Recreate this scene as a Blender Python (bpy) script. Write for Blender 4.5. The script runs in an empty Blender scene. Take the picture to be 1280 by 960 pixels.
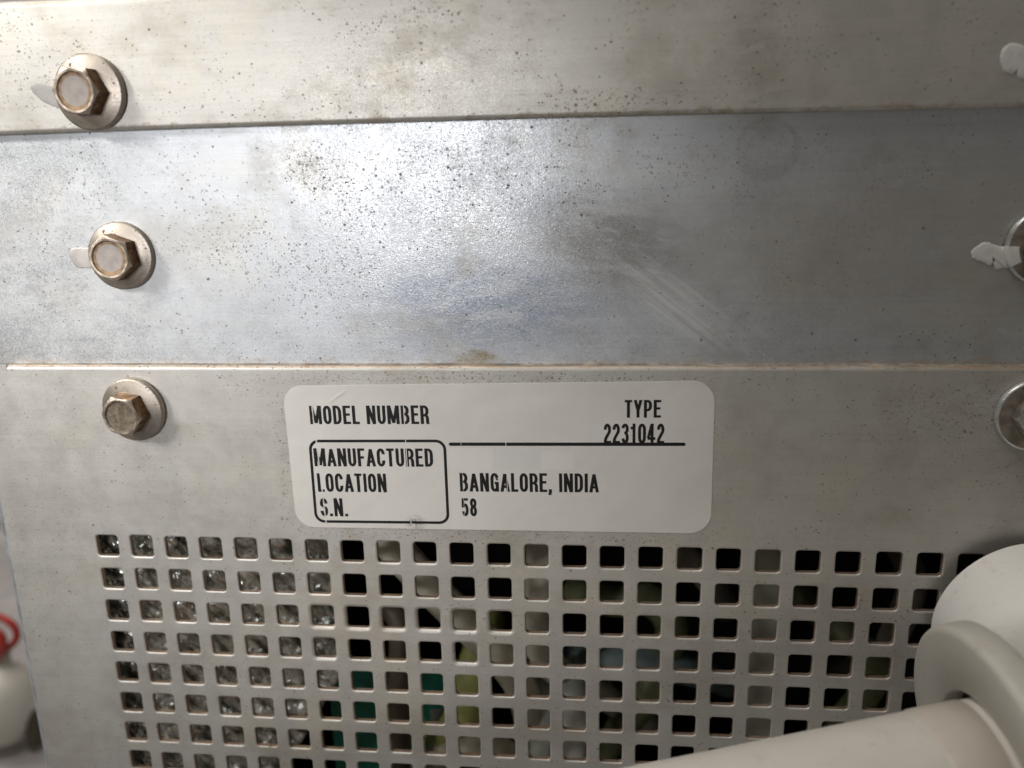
import bpy, bmesh, math, random
from mathutils import Matrix, Vector, noise as mnoise
random.seed(7)
MM = 0.001
scene = bpy.context.scene
COL = scene.collection

# ------------------------------------------------------------------ camera
cam_d = bpy.data.cameras.new("camera")
cam = bpy.data.objects.new("camera", cam_d)
COL.objects.link(cam)
cam_d.sensor_fit = 'HORIZONTAL'
cam_d.sensor_width = 36.0
cam_d.lens = 1051.7 / 1280 * 36
cam_d.clip_start = 0.005
cam_d.clip_end = 20
ax_r = Vector((0.99514340, 0.09606539, -0.02147225))
ax_d = Vector((0.00333547, -0.25091734, -0.96800277))
ax_f = Vector((-0.09837932, 0.96322995, -0.25001916))
rot = Matrix((ax_r, -ax_d, -ax_f)).transposed()
cam.matrix_world = Matrix.Translation(Vector((108.292, -163.352, 80.068)) * MM) @ rot.to_4x4()
cam_d.dof.use_dof = True
cam_d.dof.focus_distance = 0.174
cam_d.dof.aperture_fstop = 9.5
cam_d.dof.aperture_blades = 0
scene.camera = cam

# ------------------------------------------------------------------ light
world = bpy.data.worlds.new("World")
scene.world = world
world.use_nodes = True
bg = world.node_tree.nodes["Background"]
bg.inputs[0].default_value = (1.0, 0.95, 0.88, 1)
bg.inputs[1].default_value = 0.122


def aim(o, target):
    o.rotation_euler = (Vector(target) * MM - o.location).to_track_quat('-Z', 'Y').to_euler()


def area(name, loc, target, size, power, color, spread=180, size_y=None):
    l = bpy.data.lights.new(name, 'AREA')
    if size_y:
        l.shape = 'RECTANGLE'
        l.size_y = size_y * MM
    else:
        l.shape = 'DISK'
    l.size = size * MM
    l.energy = power
    l.color = color
    l.spread = math.radians(spread)
    o = bpy.data.objects.new(name, l)
    COL.objects.link(o)
    o.location = Vector(loc) * MM
    aim(o, target)
    return o


def spot(name, loc, target, radius, power, color, angle, blend):
    l = bpy.data.lights.new(name, 'SPOT')
    l.shadow_soft_size = radius * MM
    l.energy = power
    l.color = color
    l.spot_size = math.radians(angle)
    l.spot_blend = blend
    o = bpy.data.objects.new(name, l)
    COL.objects.link(o)
    o.location = Vector(loc) * MM
    aim(o, target)
    return o


spot("lamp_spot", (-64, -600, 118), (0, 0, 60), 75, 6.2, (0.97, 0.97, 1.0), 20, 0.65)
spot("fill_left_spot", (-330, -330, 300), (-8, 0, 34), 70, 12.0, (1.0, 0.98, 0.94), 20, 0.8)  # added narrow spot, brightens the left half from the upper left
area("lamp_ceiling", (-120, -210, 680), (100, 0, 20), 340, 2.0, (1.0, 0.94, 0.87))

area("fill_background", (-430, 90, 420), (-150, 180, -130), 220, 1.6, (1.0, 0.95, 0.9))  # added fill, out of view, lifts the blurred background at lower left

scene.view_settings.view_transform = 'Standard'
scene.view_settings.look = 'None'
scene.view_settings.exposure = 0.0
scene.view_settings.gamma = 1.0

# ------------------------------------------------------------------ node helpers


class NT:
    def __init__(self, name):
        self.mat = bpy.data.materials.new(name)
        self.mat.use_nodes = True
        self.t = self.mat.node_tree
        self.t.nodes.clear()
        self.out = self.n('ShaderNodeOutputMaterial')
        self.b = self.n('ShaderNodeBsdfPrincipled')
        self.t.links.new(self.b.outputs[0], self.out.inputs[0])
        self.pos = None

    def n(self, kind):
        return self.t.nodes.new(kind)

    def link(self, a, b):
        self.t.links.new(a, b)

    def setin(self, sock, v):
        if hasattr(v, 'is_linked') or isinstance(v, bpy.types.NodeSocket):
            self.link(v, sock)
        else:
            sock.default_value = v

    def P(self):
        """object coordinates in millimetres"""
        if self.pos is None:
            tc = self.n('ShaderNodeTexCoord')
            m = self.n('ShaderNodeVectorMath')
            m.operation = 'SCALE'
            self.link(tc.outputs['Object'], m.inputs[0])
            m.inputs['Scale'].default_value = 1000.0
            self.pos = m.outputs[0]
        return self.pos

    def vscale(self, v, s, off=(0, 0, 0), rot=(0, 0, 0)):
        m = self.n('ShaderNodeMapping')
        m.vector_type = 'POINT'
        self.link(v, m.inputs[0])
        m.inputs['Location'].default_value = off
        m.inputs['Rotation'].default_value = rot
        m.inputs['Scale'].default_value = s
        return m.outputs[0]

    def noise(self, v, scale, detail=3, rough=0.55, color=False):
        nd = self.n('ShaderNodeTexNoise')
        self.link(v, nd.inputs['Vector'])
        nd.inputs['Scale'].default_value = scale
        nd.inputs['Detail'].default_value = detail
        nd.inputs['Roughness'].default_value = rough
        return nd.outputs['Color' if color else 'Fac']

    def vor(self, v, scale):
        nd = self.n('ShaderNodeTexVoronoi')
        nd.voronoi_dimensions = '2D'
        self.link(v, nd.inputs['Vector'])
        nd.inputs['Scale'].default_value = scale
        return nd.outputs['Distance'], nd.outputs['Color']

    def m(self, op, a, b=0.0, c=None, clamp=False):
        nd = self.n('ShaderNodeMath')
        nd.operation = op
        nd.use_clamp = clamp
        self.setin(nd.inputs[0], a)
        self.setin(nd.inputs[1], b)
        if c is not None:
            self.setin(nd.inputs[2], c)
        return nd.outputs[0]

    def ss(self, v, lo, hi, a=0.0, b=1.0):
        nd = self.n('ShaderNodeMapRange')
        nd.interpolation_type = 'SMOOTHSTEP'
        self.setin(nd.inputs['Value'], v)
        nd.inputs['From Min'].default_value = lo
        nd.inputs['From Max'].default_value = hi
        nd.inputs['To Min'].default_value = a
        nd.inputs['To Max'].default_value = b
        return nd.outputs[0]

    def mix(self, f, a, b):
        nd = self.n('ShaderNodeMix')
        nd.data_type = 'RGBA'
        self.setin(nd.inputs['Factor'], f)
        self.setin(nd.inputs['A'] if False else nd.inputs[6], a if not isinstance(a, tuple) else (*a, 1)[:4])
        self.setin(nd.inputs[7], b if not isinstance(b, tuple) else (*b, 1)[:4])
        return nd.outputs[2]

    def sep(self, v):
        s = self.n('ShaderNodeSeparateXYZ')
        self.link(v, s.inputs[0])
        return s.outputs

    def spot(self, x, z, rx, rz=None, soft=0.6, ang=0.0, jitter=None):
        """soft elliptical mask about (x, z) in mm on the panel face"""
        rz = rz or rx
        s = self.sep(jitter if jitter is not None else self.P())
        dx = self.m('SUBTRACT', s[0], x)
        dz = self.m('SUBTRACT', s[2], z)
        ca, sa = math.cos(ang), math.sin(ang)
        u = self.m('ADD', self.m('MULTIPLY', dx, ca / rx), self.m('MULTIPLY', dz, sa / rx))
        w = self.m('ADD', self.m('MULTIPLY', dx, -sa / rz), self.m('MULTIPLY', dz, ca / rz))
        d = self.m('SQRT', self.m('ADD', self.m('MULTIPLY', u, u), self.m('MULTIPLY', w, w)))
        return self.ss(d, 1 - soft, 1 + soft * 0.4, 1.0, 0.0)

    def bump(self, h, strength, dist=0.0002, normal=None):
        nd = self.n('ShaderNodeBump')
        nd.inputs['Strength'].default_value = strength
        nd.inputs['Distance'].default_value = dist
        self.link(h, nd.inputs['Height'])
        if normal is not None:
            self.link(normal, nd.inputs['Normal'])
        return nd.outputs[0]

    def set(self, **k):
        names = dict(color='Base Color', rough='Roughness', metal='Metallic', normal='Normal', spec='Specular IOR Level',
                     coat='Coat Weight', sss='Subsurface Weight')
        for a, v in k.items():
            if isinstance(v, tuple):
                v = (*v, 1)[:4]
            self.setin(self.b.inputs[names[a]], v)


def simple(name, color, rough=0.5, metal=0.0, var=0.12, scale=0.25, bump=0.0, dirt=None):
    n = NT(name)
    p = n.P()
    f = n.noise(p, scale, 4)
    dark = tuple(c * (1 - var * 1.6) for c in color)
    lite = tuple(min(1, c * (1 + var)) for c in color)
    c = n.mix(n.ss(f, 0.3, 0.7), dark, lite)
    if dirt:
        g = n.noise(n.vscale(p, (1, 1, 1), (13, 7, 3)), scale * 2.2, 5, 0.65)
        c = n.mix(n.ss(g, 0.52, 0.75, 0, 0.7), c, dirt)
    n.set(color=c, rough=n.ss(f, 0.3, 0.7, max(0.05, rough - 0.08), min(1, rough + 0.08)), metal=metal)
    if bump:
        n.set(normal=n.bump(n.noise(p, scale * 9, 3), bump))
    return n.mat


def steel(name, lite, dark, metal, rough, grain, streak, specks, spots=(), pale=(), dull=(), rust_z=None, extra=None,
          speck_col=(0.085, 0.05, 0.03)):
    n = NT(name)
    p = n.P()
    warp = n.n('ShaderNodeVectorMath')
    warp.operation = 'MULTIPLY_ADD'
    wn = n.noise(p, 0.35, 4, 0.6, color=True)
    n.link(wn, warp.inputs[0])
    warp.inputs[1].default_value = (5, 5, 5)
    n.link(p, warp.inputs[2])
    wp = n.vscale(warp.outputs[0], (1, 1, 1), (-2.5, -2.5, -2.5))
    big = n.noise(p, 0.028, 4, 0.6)
    mid = n.noise(n.vscale(p, (1, 1, 1), (31, 0, 17)), 0.16, 5, 0.65)
    fine = n.noise(p, 4.6 if extra else 2.9, 0 if extra else 2, 0.6)
    fine2 = n.noise(n.vscale(p, (1, 1, 1), (5, 2, 9)), 1.1, 3, 0.6)
    brush = n.noise(n.vscale(p, (0.035, 0.3, 1.6)), 1.0, 4, 0.65)
    c = n.mix(n.ss(n.m('ADD', n.m('MULTIPLY', big, 0.6), n.m('MULTIPLY', mid, 0.4)), 0.36, 0.62), dark, lite)
    # hue drift, zinc goes a little yellow and a little violet in patches
    hue = n.noise(n.vscale(p, (1, 1, 1), (3, 8, 57)), 0.07, 3, 0.6)
    warm = tuple(x * y for x, y in zip(lite, (1.02, 0.97, 0.84)))
    c = n.mix(n.ss(hue, 0.5, 0.72, 0, 0.55), c, warm)
    c = n.mix(n.ss(brush, 0.35, 0.7, 0, streak), c, tuple(x * 0.72 for x in dark))
    c = n.mix(n.ss(fine, 0.5, 0.75, 0, 0.28), c, tuple(min(1, x * 1.18) for x in lite))
    c = n.mix(n.ss(fine2, 0.52, 0.75, 0, 0.22), c, tuple(x * 0.75 for x in dark))
    r = n.m('ADD', n.ss(mid, 0.3, 0.7, rough - 0.03, rough + 0.035), n.ss(fine, 0.3, 0.7, -0.05, 0.05))
    for s in dull:      # hazy or rubbed places, and shade painted on the middle sheet: (x, z, rx, rz, angle, colour, amount, rough)
        mk = n.m('MULTIPLY', n.spot(s[0], s[1], s[2], s[3], 0.7, s[4], wp), s[6])
        st = n.noise(n.vscale(n.vscale(p, (1, 1, 1), (0, 0, 0), (0, s[4], 0)), (0.13, 1, 0.45)), 1.0, 4, 0.6)
        mk = n.m('MULTIPLY', mk, n.ss(st, 0.3, 0.6, 0.35, 1.0))
        c = n.mix(mk, c, s[5])
        r = n.m('ADD', r, n.m('MULTIPLY', mk, s[7]))
    if extra:
        c, r = extra(n, p, wp, c, r)
    # thin brownish handling grime in clouds
    gr = n.noise(n.vscale(p, (0.8, 1, 1.1), (17, 4, 41)), 0.075, 6, 0.68)
    gk = n.ss(gr, 0.48, 0.70, 0, 0.42)
    c = n.mix(gk, c, tuple(x * y for x, y in zip(dark, (0.72, 0.66, 0.56))))
    r = n.m('ADD', r, n.m('MULTIPLY', gk, 0.12))
    # specks of rust and dirt
    clus = n.noise(n.vscale(p, (1, 1, 1), (71, 0, 23)), 0.055, 4, 0.6)
    dens = n.ss(clus, 0.45, 0.72, 0.02, specks)
    for s in spots:
        dens = n.m('MAXIMUM', dens, n.m('MULTIPLY', n.spot(s[0], s[1], s[2], s[3], 0.9, 0.0, wp), s[4]))
    jit = n.n('ShaderNodeVectorMath')
    jit.operation = 'MULTIPLY_ADD'
    n.link(n.noise(p, 2.6, 3, 0.6, color=True), jit.inputs[0])
    jit.inputs[1].default_value = (0.9, 0.7, 0.5)
    n.link(p, jit.inputs[2])
    tot = None
    for sc, rad, k in ((1.9, 0.40, 1.0), (0.85, 0.26, 0.6), (3.3, 0.42, 0.8)):
        jj = n.sep(jit.outputs[0])
        cb = n.n('ShaderNodeCombineXYZ')
        n.link(jj[0], cb.inputs[0])
        n.link(jj[2], cb.inputs[1])
        d, col = n.vor(n.vscale(cb.outputs[0], (1, 1, 1), (sc * 40, 3, 0)), sc)
        cs = n.sep(col)
        on = n.m('LESS_THAN', cs[0], n.m('MULTIPLY', dens, k))
        size = n.m('MULTIPLY', n.m('POWER', cs[1], 1.6), rad)
        dot = n.ss(n.m('SUBTRACT', d, size), -0.10, 0.10, 1.0, 0.0)
        dot = n.m('MULTIPLY', n.m('MULTIPLY', dot, on), n.m('MULTIPLY_ADD', cs[2], 0.65, 0.2))
        tot = dot if tot is None else n.m('MAXIMUM', tot, dot)
    c = n.mix(n.m('MULTIPLY', tot, 0.95), c, speck_col)
    met = n.m('MULTIPLY_ADD', tot, -0.7 * metal, metal)
    r = n.m('ADD', r, n.m('MULTIPLY', tot, 0.25))
    if rust_z is not None:   # rusty grime creeping along a fold: (z, height, colour)
        z = n.sep(wp)[2]
        d = n.m('ABSOLUTE', n.m('SUBTRACT', z, rust_z[0]))
        k = n.m('MULTIPLY', n.ss(d, 0.0, rust_z[1], 1.0, 0.0), n.ss(n.noise(p, 0.11, 5, 0.7), 0.4, 0.62))
        c = n.mix(n.m('MULTIPLY', k, 0.6), c, rust_z[2])
        met = n.m('MULTIPLY', met, n.m('MULTIPLY_ADD', k, -0.6, 1.0))
    hgt = n.m('ADD', n.m('MULTIPLY', fine, n.spot(76, 64, 46, 34, 0.9, 0, wp, ) if extra else 0.7), n.m('ADD', n.m('MULTIPLY', brush, 0.04 if extra else 0.18), n.m('MULTIPLY', tot, 0.25 if extra else 0.6)))
    nb = n.bump(hgt, grain, 0.00010 if extra else 0.00012)
    nb = n.bump(mid, 0.05, 0.0004, nb)
    n.set(color=c, rough=n.m('MINIMUM', n.m('MAXIMUM', r, 0.12), 0.95), metal=met, normal=nb)
    return n.mat


# ------------------------------------------------------------------ mesh helpers
def link(o, parent=None):
    COL.objects.link(o)
    if parent is not None:
        o.parent = parent
    return o


def mesh_obj(name, verts, faces, mats, parent=None, smooth=False, fm=None, loc=None):
    me = bpy.data.meshes.new(name)
    off = Vector(loc) if loc else Vector((0, 0, 0))
    me.from_pydata([(Vector(v) - off) * MM for v in verts], [], faces)
    for m_ in (mats if isinstance(mats, (list, tuple)) else [mats]):
        me.materials.append(m_)
    if fm:
        me.polygons.foreach_set('material_index', fm)
    bm = bmesh.new()
    bm.from_mesh(me)
    bmesh.ops.remove_doubles(bm, verts=bm.verts, dist=1e-7)
    bmesh.ops.recalc_face_normals(bm, faces=bm.faces)
    bm.to_mesh(me)
    bm.free()
    if smooth:
        me.polygons.foreach_set('use_smooth', [True] * len(me.polygons))
    o = bpy.data.objects.new(name, me)
    if loc:
        o.location = off * MM
    return link(o, parent)


def empty(name, loc, label, cat, group=None):
    o = bpy.data.objects.new(name, None)
    o.empty_display_size = 0.005
    o.location = Vector(loc) * MM
    return tag(link(o), label, cat, group)


def tag(o, label, cat, group=None, kind=None):
    if label:
        o['label'] = label
    if cat:
        o['category'] = cat
    if group:
        o['group'] = group
    if kind:
        o['kind'] = kind
    return o


def extrude_profile(prof, x0, x1, nx=60, wob=0.0, seed=0, closed=False):
    """sweep a (y, z) profile along x with tiny hand-made unevenness"""
    V, F = [], []
    k = len(prof)
    for i in range(nx + 1):
        x = x0 + (x1 - x0) * i / nx
        dy = wob * mnoise.noise(Vector((x * 0.02, seed, 0)))
        dz = wob * mnoise.noise(Vector((x * 0.015, seed + 9, 4)))
        for (y, z) in prof:
            V.append((x, y + dy, z + dz))
    for i in range(nx):
        for j in range(k - 1 if not closed else k):
            a = i * k + j
            b = i * k + (j + 1) % k
            F.append((a, b, b + k, a + k))
    return V, F


def lathe(prof, seg=48):
    """(r, h) profile about the -Y axis: h grows towards the viewer"""
    V, F = [], []
    k = len(prof)
    for i in range(seg):
        a = 2 * math.pi * i / seg
        for r, h in prof:
            V.append((r * math.cos(a), -h, r * math.sin(a)))
    for i in range(seg):
        j2 = (i + 1) % seg
        for j in range(k - 1):
            F.append((i * k + j, i * k + j + 1, j2 * k + j + 1, j2 * k + j))
    return V, F


def frame(d):
    d = Vector(d).normalized()
    u = d.cross(Vector((0, 0, 1)))
    u.normalize()
    return d, u, u.cross(d)


def tube(points, r, seg=14, sub=8, caps=True):
    """smooth tube through points (Catmull-Rom)"""
    pts = [Vector(q) for q in points]
    ext = [pts[0] * 2 - pts[1]] + pts + [pts[-1] * 2 - pts[-2]]
    path = []
    for i in range(len(pts) - 1):
        a, b, c, d = ext[i:i + 4]
        for s in range(sub):
            t = s / sub
            path.append(0.5 * ((2 * b) + (c - a) * t + (2 * a - 5 * b + 4 * c - d) * t * t + (3 * b - a - 3 * c + d) * t ** 3))
    path.append(pts[-1])
    V, F = [], []
    prev = None
    for i, q in enumerate(path):
        d = (path[min(i + 1, len(path) - 1)] - path[max(i - 1, 0)]).normalized()
        u = prev - d * prev.dot(d) if prev is not None else d.orthogonal()
        u.normalize()
        prev = u
        w = d.cross(u)
        for k in range(seg):
            a = 2 * math.pi * k / seg
            V.append(q + (u * math.cos(a) + w * math.sin(a)) * r)
    for i in range(len(path) - 1):
        for k in range(seg):
            F.append((i * seg + k, i * seg + (k + 1) % seg, (i + 1) * seg + (k + 1) % seg, (i + 1) * seg + k))
    if caps:
        F.append(tuple(range(seg)))
        F.append(tuple((len(path) - 1) * seg + k for k in range(seg)))
    return V, F


def revolve(center, axis, prof, seg=72):
    """(s, r) profile about an axis through center"""
    d, u, w = frame(axis)
    C = Vector(center)
    V, F = [], []
    k = len(prof)
    for i in range(seg):
        a = 2 * math.pi * i / seg
        e = u * math.cos(a) + w * math.sin(a)
        for s, r in prof:
            V.append(C + d * s + e * r)
    for i in range(seg):
        j2 = (i + 1) % seg
        for j in range(k - 1):
            F.append((i * k + j, i * k + j + 1, j2 * k + j + 1, j2 * k + j))
    return V, F


def box(x0, x1, y0, y1, z0, z1):
    V = [(x, y, z) for x in (x0, x1) for y in (y0, y1) for z in (z0, z1)]
    F = [(0, 1, 3, 2), (4, 6, 7, 5), (0, 4, 5, 1), (2, 3, 7, 6), (0, 2, 6, 4), (1, 5, 7, 3)]
    return V, F


def arc2(cy, cz, r, a0, a1, n=8):
    return [(cy + r * math.cos(math.radians(a0 + (a1 - a0) * i / n)), cz + r * math.sin(math.radians(a0 + (a1 - a0) * i / n)))
            for i in range(n + 1)]


# ------------------------------------------------------------------ steel materials
M_strip = steel("zinc_strip", (0.74, 0.715, 0.665), (0.64, 0.62, 0.575), 0.72, 0.47, 0.16, 0.22, 0.30,
                spots=[(75, 108, 12, 4, 0.45), (112, 91.5, 14, 2.5, 0.75), (3, 99, 14, 9, 0.3), (50, 93, 40, 5, 0.12)],
                dull=[(137, 98, 5, 14, 0.2, (0.40, 0.37, 0.34), 0.5, 0.1)], rust_z=(88.9, 0.9, (0.33, 0.22, 0.12)))


def mid_extra(n, p, wp, c, r):
    # crystalline sparkle of the zinc: glints painted as paler and darker grains
    q = n.sep(p)
    cb = n.n('ShaderNodeCombineXYZ')
    n.link(q[0], cb.inputs[0])
    n.link(q[2], cb.inputs[1])
    gmask = n.spot(80, 62, 44, 32, 0.9, 0, wp)
    for sc, amt in ((4.4, 0.34), (2.8, 0.16)):
        _, col = n.vor(cb.outputs[0], sc)
        g = n.sep(col)
        c = n.mix(n.m('MULTIPLY', n.ss(g[0], 0.55, 1.0, 0, amt), gmask), c, (0.93, 0.95, 0.98))
        c = n.mix(n.m('MULTIPLY', n.ss(g[1], 0.6, 1.0, 0, amt * 0.8), gmask), c, (0.30, 0.32, 0.36))
        r = n.m('ADD', r, n.m('MULTIPLY', n.m('MULTIPLY', n.m('SUBTRACT', g[2], 0.5), 0.06), gmask))
    # circular rub mark, wiped diagonal streaks, bluish rough patch
    s = n.sep(p)
    dx = n.m('SUBTRACT', s[0], 140.0)
    dz = n.m('SUBTRACT', s[2], 82.2)
    d = n.m('SQRT', n.m('ADD', n.m('MULTIPLY', dx, dx), n.m('MULTIPLY', dz, dz)))
    rings = n.noise(n.vscale(n_comb(n, n.m('ADD', d, n.m('MULTIPLY', n.noise(p, 0.25, 3), 6.0)), s[0], s[2]), (1.1, 0.12, 0.12)), 1.0, 3)
    disc = n.ss(d, 4.6, 6.2, 1.0, 0.0)
    k = n.m('MULTIPLY', disc, n.ss(rings, 0.35, 0.65, 0.0, 0.25))
    c = n.mix(k, c, (0.34, 0.34, 0.32))
    ring = n.m('MULTIPLY', n.ss(n.m('ABSOLUTE', n.m('SUBTRACT', d, 5.4)), 0.0, 0.9, 1.0, 0.0), 0.16)
    c = n.mix(ring, c, (0.30, 0.30, 0.28))
    # wiped streaks run down to the right
    rp = n.vscale(p, (1, 1, 1), (0, 0, 0), (0, math.radians(-38), 0))
    st = n.noise(n.vscale(rp, (0.03, 0.3, 1.2)), 1.0, 4, 0.65)
    mk = n.m('MULTIPLY', n.spot(125.0, 53, 14.5, 4.8, 0.6, math.radians(-38)), n.ss(st, 0.30, 0.66))
    c = n.mix(n.m('MULTIPLY', mk, 0.72), c, (0.80, 0.81, 0.80))
    r = n.m('ADD', r, n.m('MULTIPLY', mk, 0.16))
    # film of dried grime at the foot of the sheet
    return c, r


def n_comb(n, *v):
    cb = n.n('ShaderNodeCombineXYZ')
    for i, q in enumerate(v):
        n.link(q, cb.inputs[i])
    return cb.outputs[0]


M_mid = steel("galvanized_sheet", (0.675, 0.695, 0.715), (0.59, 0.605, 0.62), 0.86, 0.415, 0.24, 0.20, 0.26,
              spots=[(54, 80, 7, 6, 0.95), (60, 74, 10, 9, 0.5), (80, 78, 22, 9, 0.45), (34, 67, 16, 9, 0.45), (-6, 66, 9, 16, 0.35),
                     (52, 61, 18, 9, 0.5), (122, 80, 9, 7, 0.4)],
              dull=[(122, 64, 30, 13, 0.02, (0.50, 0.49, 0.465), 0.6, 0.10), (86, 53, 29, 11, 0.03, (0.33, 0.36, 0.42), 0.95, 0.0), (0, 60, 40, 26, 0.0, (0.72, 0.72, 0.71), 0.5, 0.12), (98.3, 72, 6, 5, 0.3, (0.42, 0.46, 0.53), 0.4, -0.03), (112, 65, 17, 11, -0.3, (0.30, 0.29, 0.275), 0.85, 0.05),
                    (172, 64, 42, 18, 0.0, (0.56, 0.52, 0.46), 0.7, 0.14), (82.5, 61.5, 3.2, 3.4, 0.0, (0.66, 0.65, 0.62), 0.6, 0.22),  # wide right-hand patch paints the dimmer light there as darker, warmer colour
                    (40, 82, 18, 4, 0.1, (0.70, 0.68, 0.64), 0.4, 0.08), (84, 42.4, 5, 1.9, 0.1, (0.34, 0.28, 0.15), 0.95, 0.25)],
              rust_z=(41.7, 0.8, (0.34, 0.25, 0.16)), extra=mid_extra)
M_vent = steel("zinc_vent_sheet", (0.63, 0.61, 0.575), (0.54, 0.52, 0.485), 0.62, 0.50, 0.14, 0.16, 0.20,
               spots=[(88, 38.8, 60, 1.6, 0.75), (178, 33, 18, 7, 0.55), (88, 4.6, 60, 1.6, 0.6), (43, 20, 2.5, 20, 0.5), (-18, -10, 8, 24, 0.25)],
               dull=[(181, 34.6, 6, 2.6, 0.0, (0.64, 0.63, 0.61), 0.6, 0.12)],
               speck_col=(0.12, 0.085, 0.06))
M_edge = steel("punched_edge", (0.72, 0.56, 0.44), (0.50, 0.34, 0.24), 0.75, 0.36, 0.2, 0.3, 0.4)
M_fold = steel("fold_edge", (0.58, 0.53, 0.47), (0.44, 0.36, 0.29), 0.7, 0.5, 0.2, 0.2, 0.9, rust_z=(41.3, 0.5, (0.42, 0.22, 0.10)))
M_ledge = simple("rusty_ledge", (0.36, 0.315, 0.26), 0.7, 0.2, 0.3, 0.35, 0.2, (0.20, 0.12, 0.06))
M_side = simple("blue_zinc_bend", (0.62, 0.65, 0.68), 0.42, 0.8, 0.1, 0.2, 0.05)

# ------------------------------------------------------------------ upper strip
strip = empty("steel_strip", (88, 0, 100), "pale galvanized steel strip along the top, overlapping the bluish sheet below", "steel strip")
R = 0.9
prof = [(6.0, 112.9)] + arc2(1.6, 111.3, 1.6, 90, 180, 7) + arc2(R, 88.4 + R, R, 180, 262, 8) + [(1.6, 88.5), (2.3, 88.6)]
V, F = extrude_profile(prof, -55, 235, 90, 0.16, 1)
V = [(x, y, z + (0.35 * math.sin((x + 10) / 190 * math.pi) if z < 95 else 0)) for x, y, z in V]
o = mesh_obj("strip_sheet", V, F, M_strip, None, True)
o.parent = strip
o.matrix_parent_inverse = Matrix.Translation(-strip.location)

# ------------------------------------------------------------------ middle sheet
midp = empty("steel_sheet", (88, 2.5, 65), "wide bluish galvanized sheet with rubbed marks, between the strip and the vent panel", "steel sheet")
nx, nz = 80, 24
V, F = [], []
for i in range(nx + 1):
    for j in range(nz + 1):
        x = -55 + 290 * i / nx
        z = 36 + 60 * j / nz
        V.append((x, 2.5 + 0.10 * mnoise.noise(Vector((x * 0.03, z * 0.05, 3))), z))
for i in range(nx):
    for j in range(nz):
        a = i * (nz + 1) + j
        F.append((a, a + 1, a + nz + 2, a + nz + 1))
n0 = len(V)
V += [(-55, 3.6, 36), (235, 3.6, 36), (235, 3.6, 96), (-55, 3.6, 96)]
F.append((n0, n0 + 1, n0 + 2, n0 + 3))
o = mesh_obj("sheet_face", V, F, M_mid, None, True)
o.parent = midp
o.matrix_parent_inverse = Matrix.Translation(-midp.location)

# ------------------------------------------------------------------ vent panel with punched square holes
vent = empty("vent_panel", (88, 0, 0), "lower steel panel punched with rows of square vent holes", "vent panel")
NC, NR = 29, 12
PITCH, TH = 8.0, 1.2


def hole_outline(h, r, n=4):
    pts = []
    for cx, cz, a0 in ((1, 1, 0), (-1, 1, 90), (-1, -1, 180), (1, -1, 270)):
        for i in range(n + 1):
            a = math.radians(a0 + 90 * i / n)
            pts.append((cx * (h - r) + r * math.cos(a), cz * (h - r) + r * math.sin(a)))
    return pts


V, F, FM = [], [], []
rng = random.Random(3)
for c in range(NC):
    for rr in range(NR):
        X, Z = c * PITCH, -rr * PITCH
        jx, jz = rng.uniform(-.07, .07), rng.uniform(-.07, .07)
        hs = 2.52 + rng.uniform(-.05, .05)
        bev = 0.34 + rng.uniform(-.06, .10)
        worn = (rr == 2 and 6 <= c <= 11) or (rr == 3 and c in (6, 10))
        if worn:
            bev += 0.42
        o_b = hole_outline(hs + bev, 0.72 + bev)
        o_m = hole_outline(hs + bev * 0.30, 0.72 + bev * .3)
        o_h = hole_outline(hs, 0.72)
        sq = []
        for (a, b) in o_b:
            k = 4.0 / max(abs(a), abs(b))
            sq.append((a * k, b * k))
        rings = [(sq, 0.0, 0, 0), (o_b, 0.0, 1, 1), (o_m, bev * 0.22, 1, 1), (o_h, bev * 0.62, 1, 1), (o_h, TH, 1, 1)]
        base = len(V)
        n = len(o_h)
        for pts, y, jit, _ in rings:
            V += [(X + a + jx * jit, y, Z + b + jz * jit) for a, b in pts]
        for q in range(len(rings) - 1):
            for i in range(n):
                a = base + q * n + i
                b = base + q * n + (i + 1) % n
                F.append((a, b, b + n, a + n))
                FM.append(1 if q == 3 else 0)
x0, x1 = -4.0, NC * PITCH - 4
zt, zb = 4.0, -NR * PITCH + 4


def quad_grid(xa, xb, za, zb_, mi=0):
    base = len(V)
    V.extend([(xa, 0, za), (xb, 0, za), (xb, 0, zb_), (xa, 0, zb_)])
    F.append((base, base + 1, base + 2, base + 3))
    FM.append(mi)


LX = -23.3
quad_grid(LX, x0, 40.0, zb)
quad_grid(x0, x1, 40.0, zt)
# top fold: rounded nose going back under the middle sheet
prof = [(0.0, 40.0)] + arc2(0.9, 40.4, 0.9, 180, 92, 8) + [(1.5, 41.33), (2.7, 41.36)]
v2, f2 = extrude_profile(prof, -16.6, x1, 90, 0.0)
b0 = len(V)
V += [(x, y, z + (0.10 * mnoise.noise(Vector((x * .08, 2, 2))) if y > 0.3 else 0)) for x, y, z in v2]
F += [tuple(i + b0 for i in f) for f in f2]
FM += [4 if (i % (len(prof) - 1)) >= 9 else 2 if (i % (len(prof) - 1)) >= 4 else 0 for i in range(len(f2))]
# left of the relief notch the face runs on upwards
quad_grid(LX, -16.7, 41.6, 40.0)
# left bend
prof = [(-23.3, 0.0)] + [(-23.3 - 2.6 * math.sin(a), 2.6 - 2.6 * math.cos(a)) for a in [math.radians(90 * i / 8) for i in range(1, 9)]] + [(-25.9, 14.0)]
b0 = len(V)
for z in (41.6, zb):
    V += [(x, y, z) for x, y in prof]
k = len(prof)
for j in range(k - 1):
    F.append((b0 + j, b0 + j + 1, b0 + k + j + 1, b0 + k + j))
    FM.append(3 if j >= 1 else 0)
o = mesh_obj("perforated_face", V, F, [M_vent, M_edge, M_fold, M_side, M_ledge], None, False, FM)
me = o.data
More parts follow.
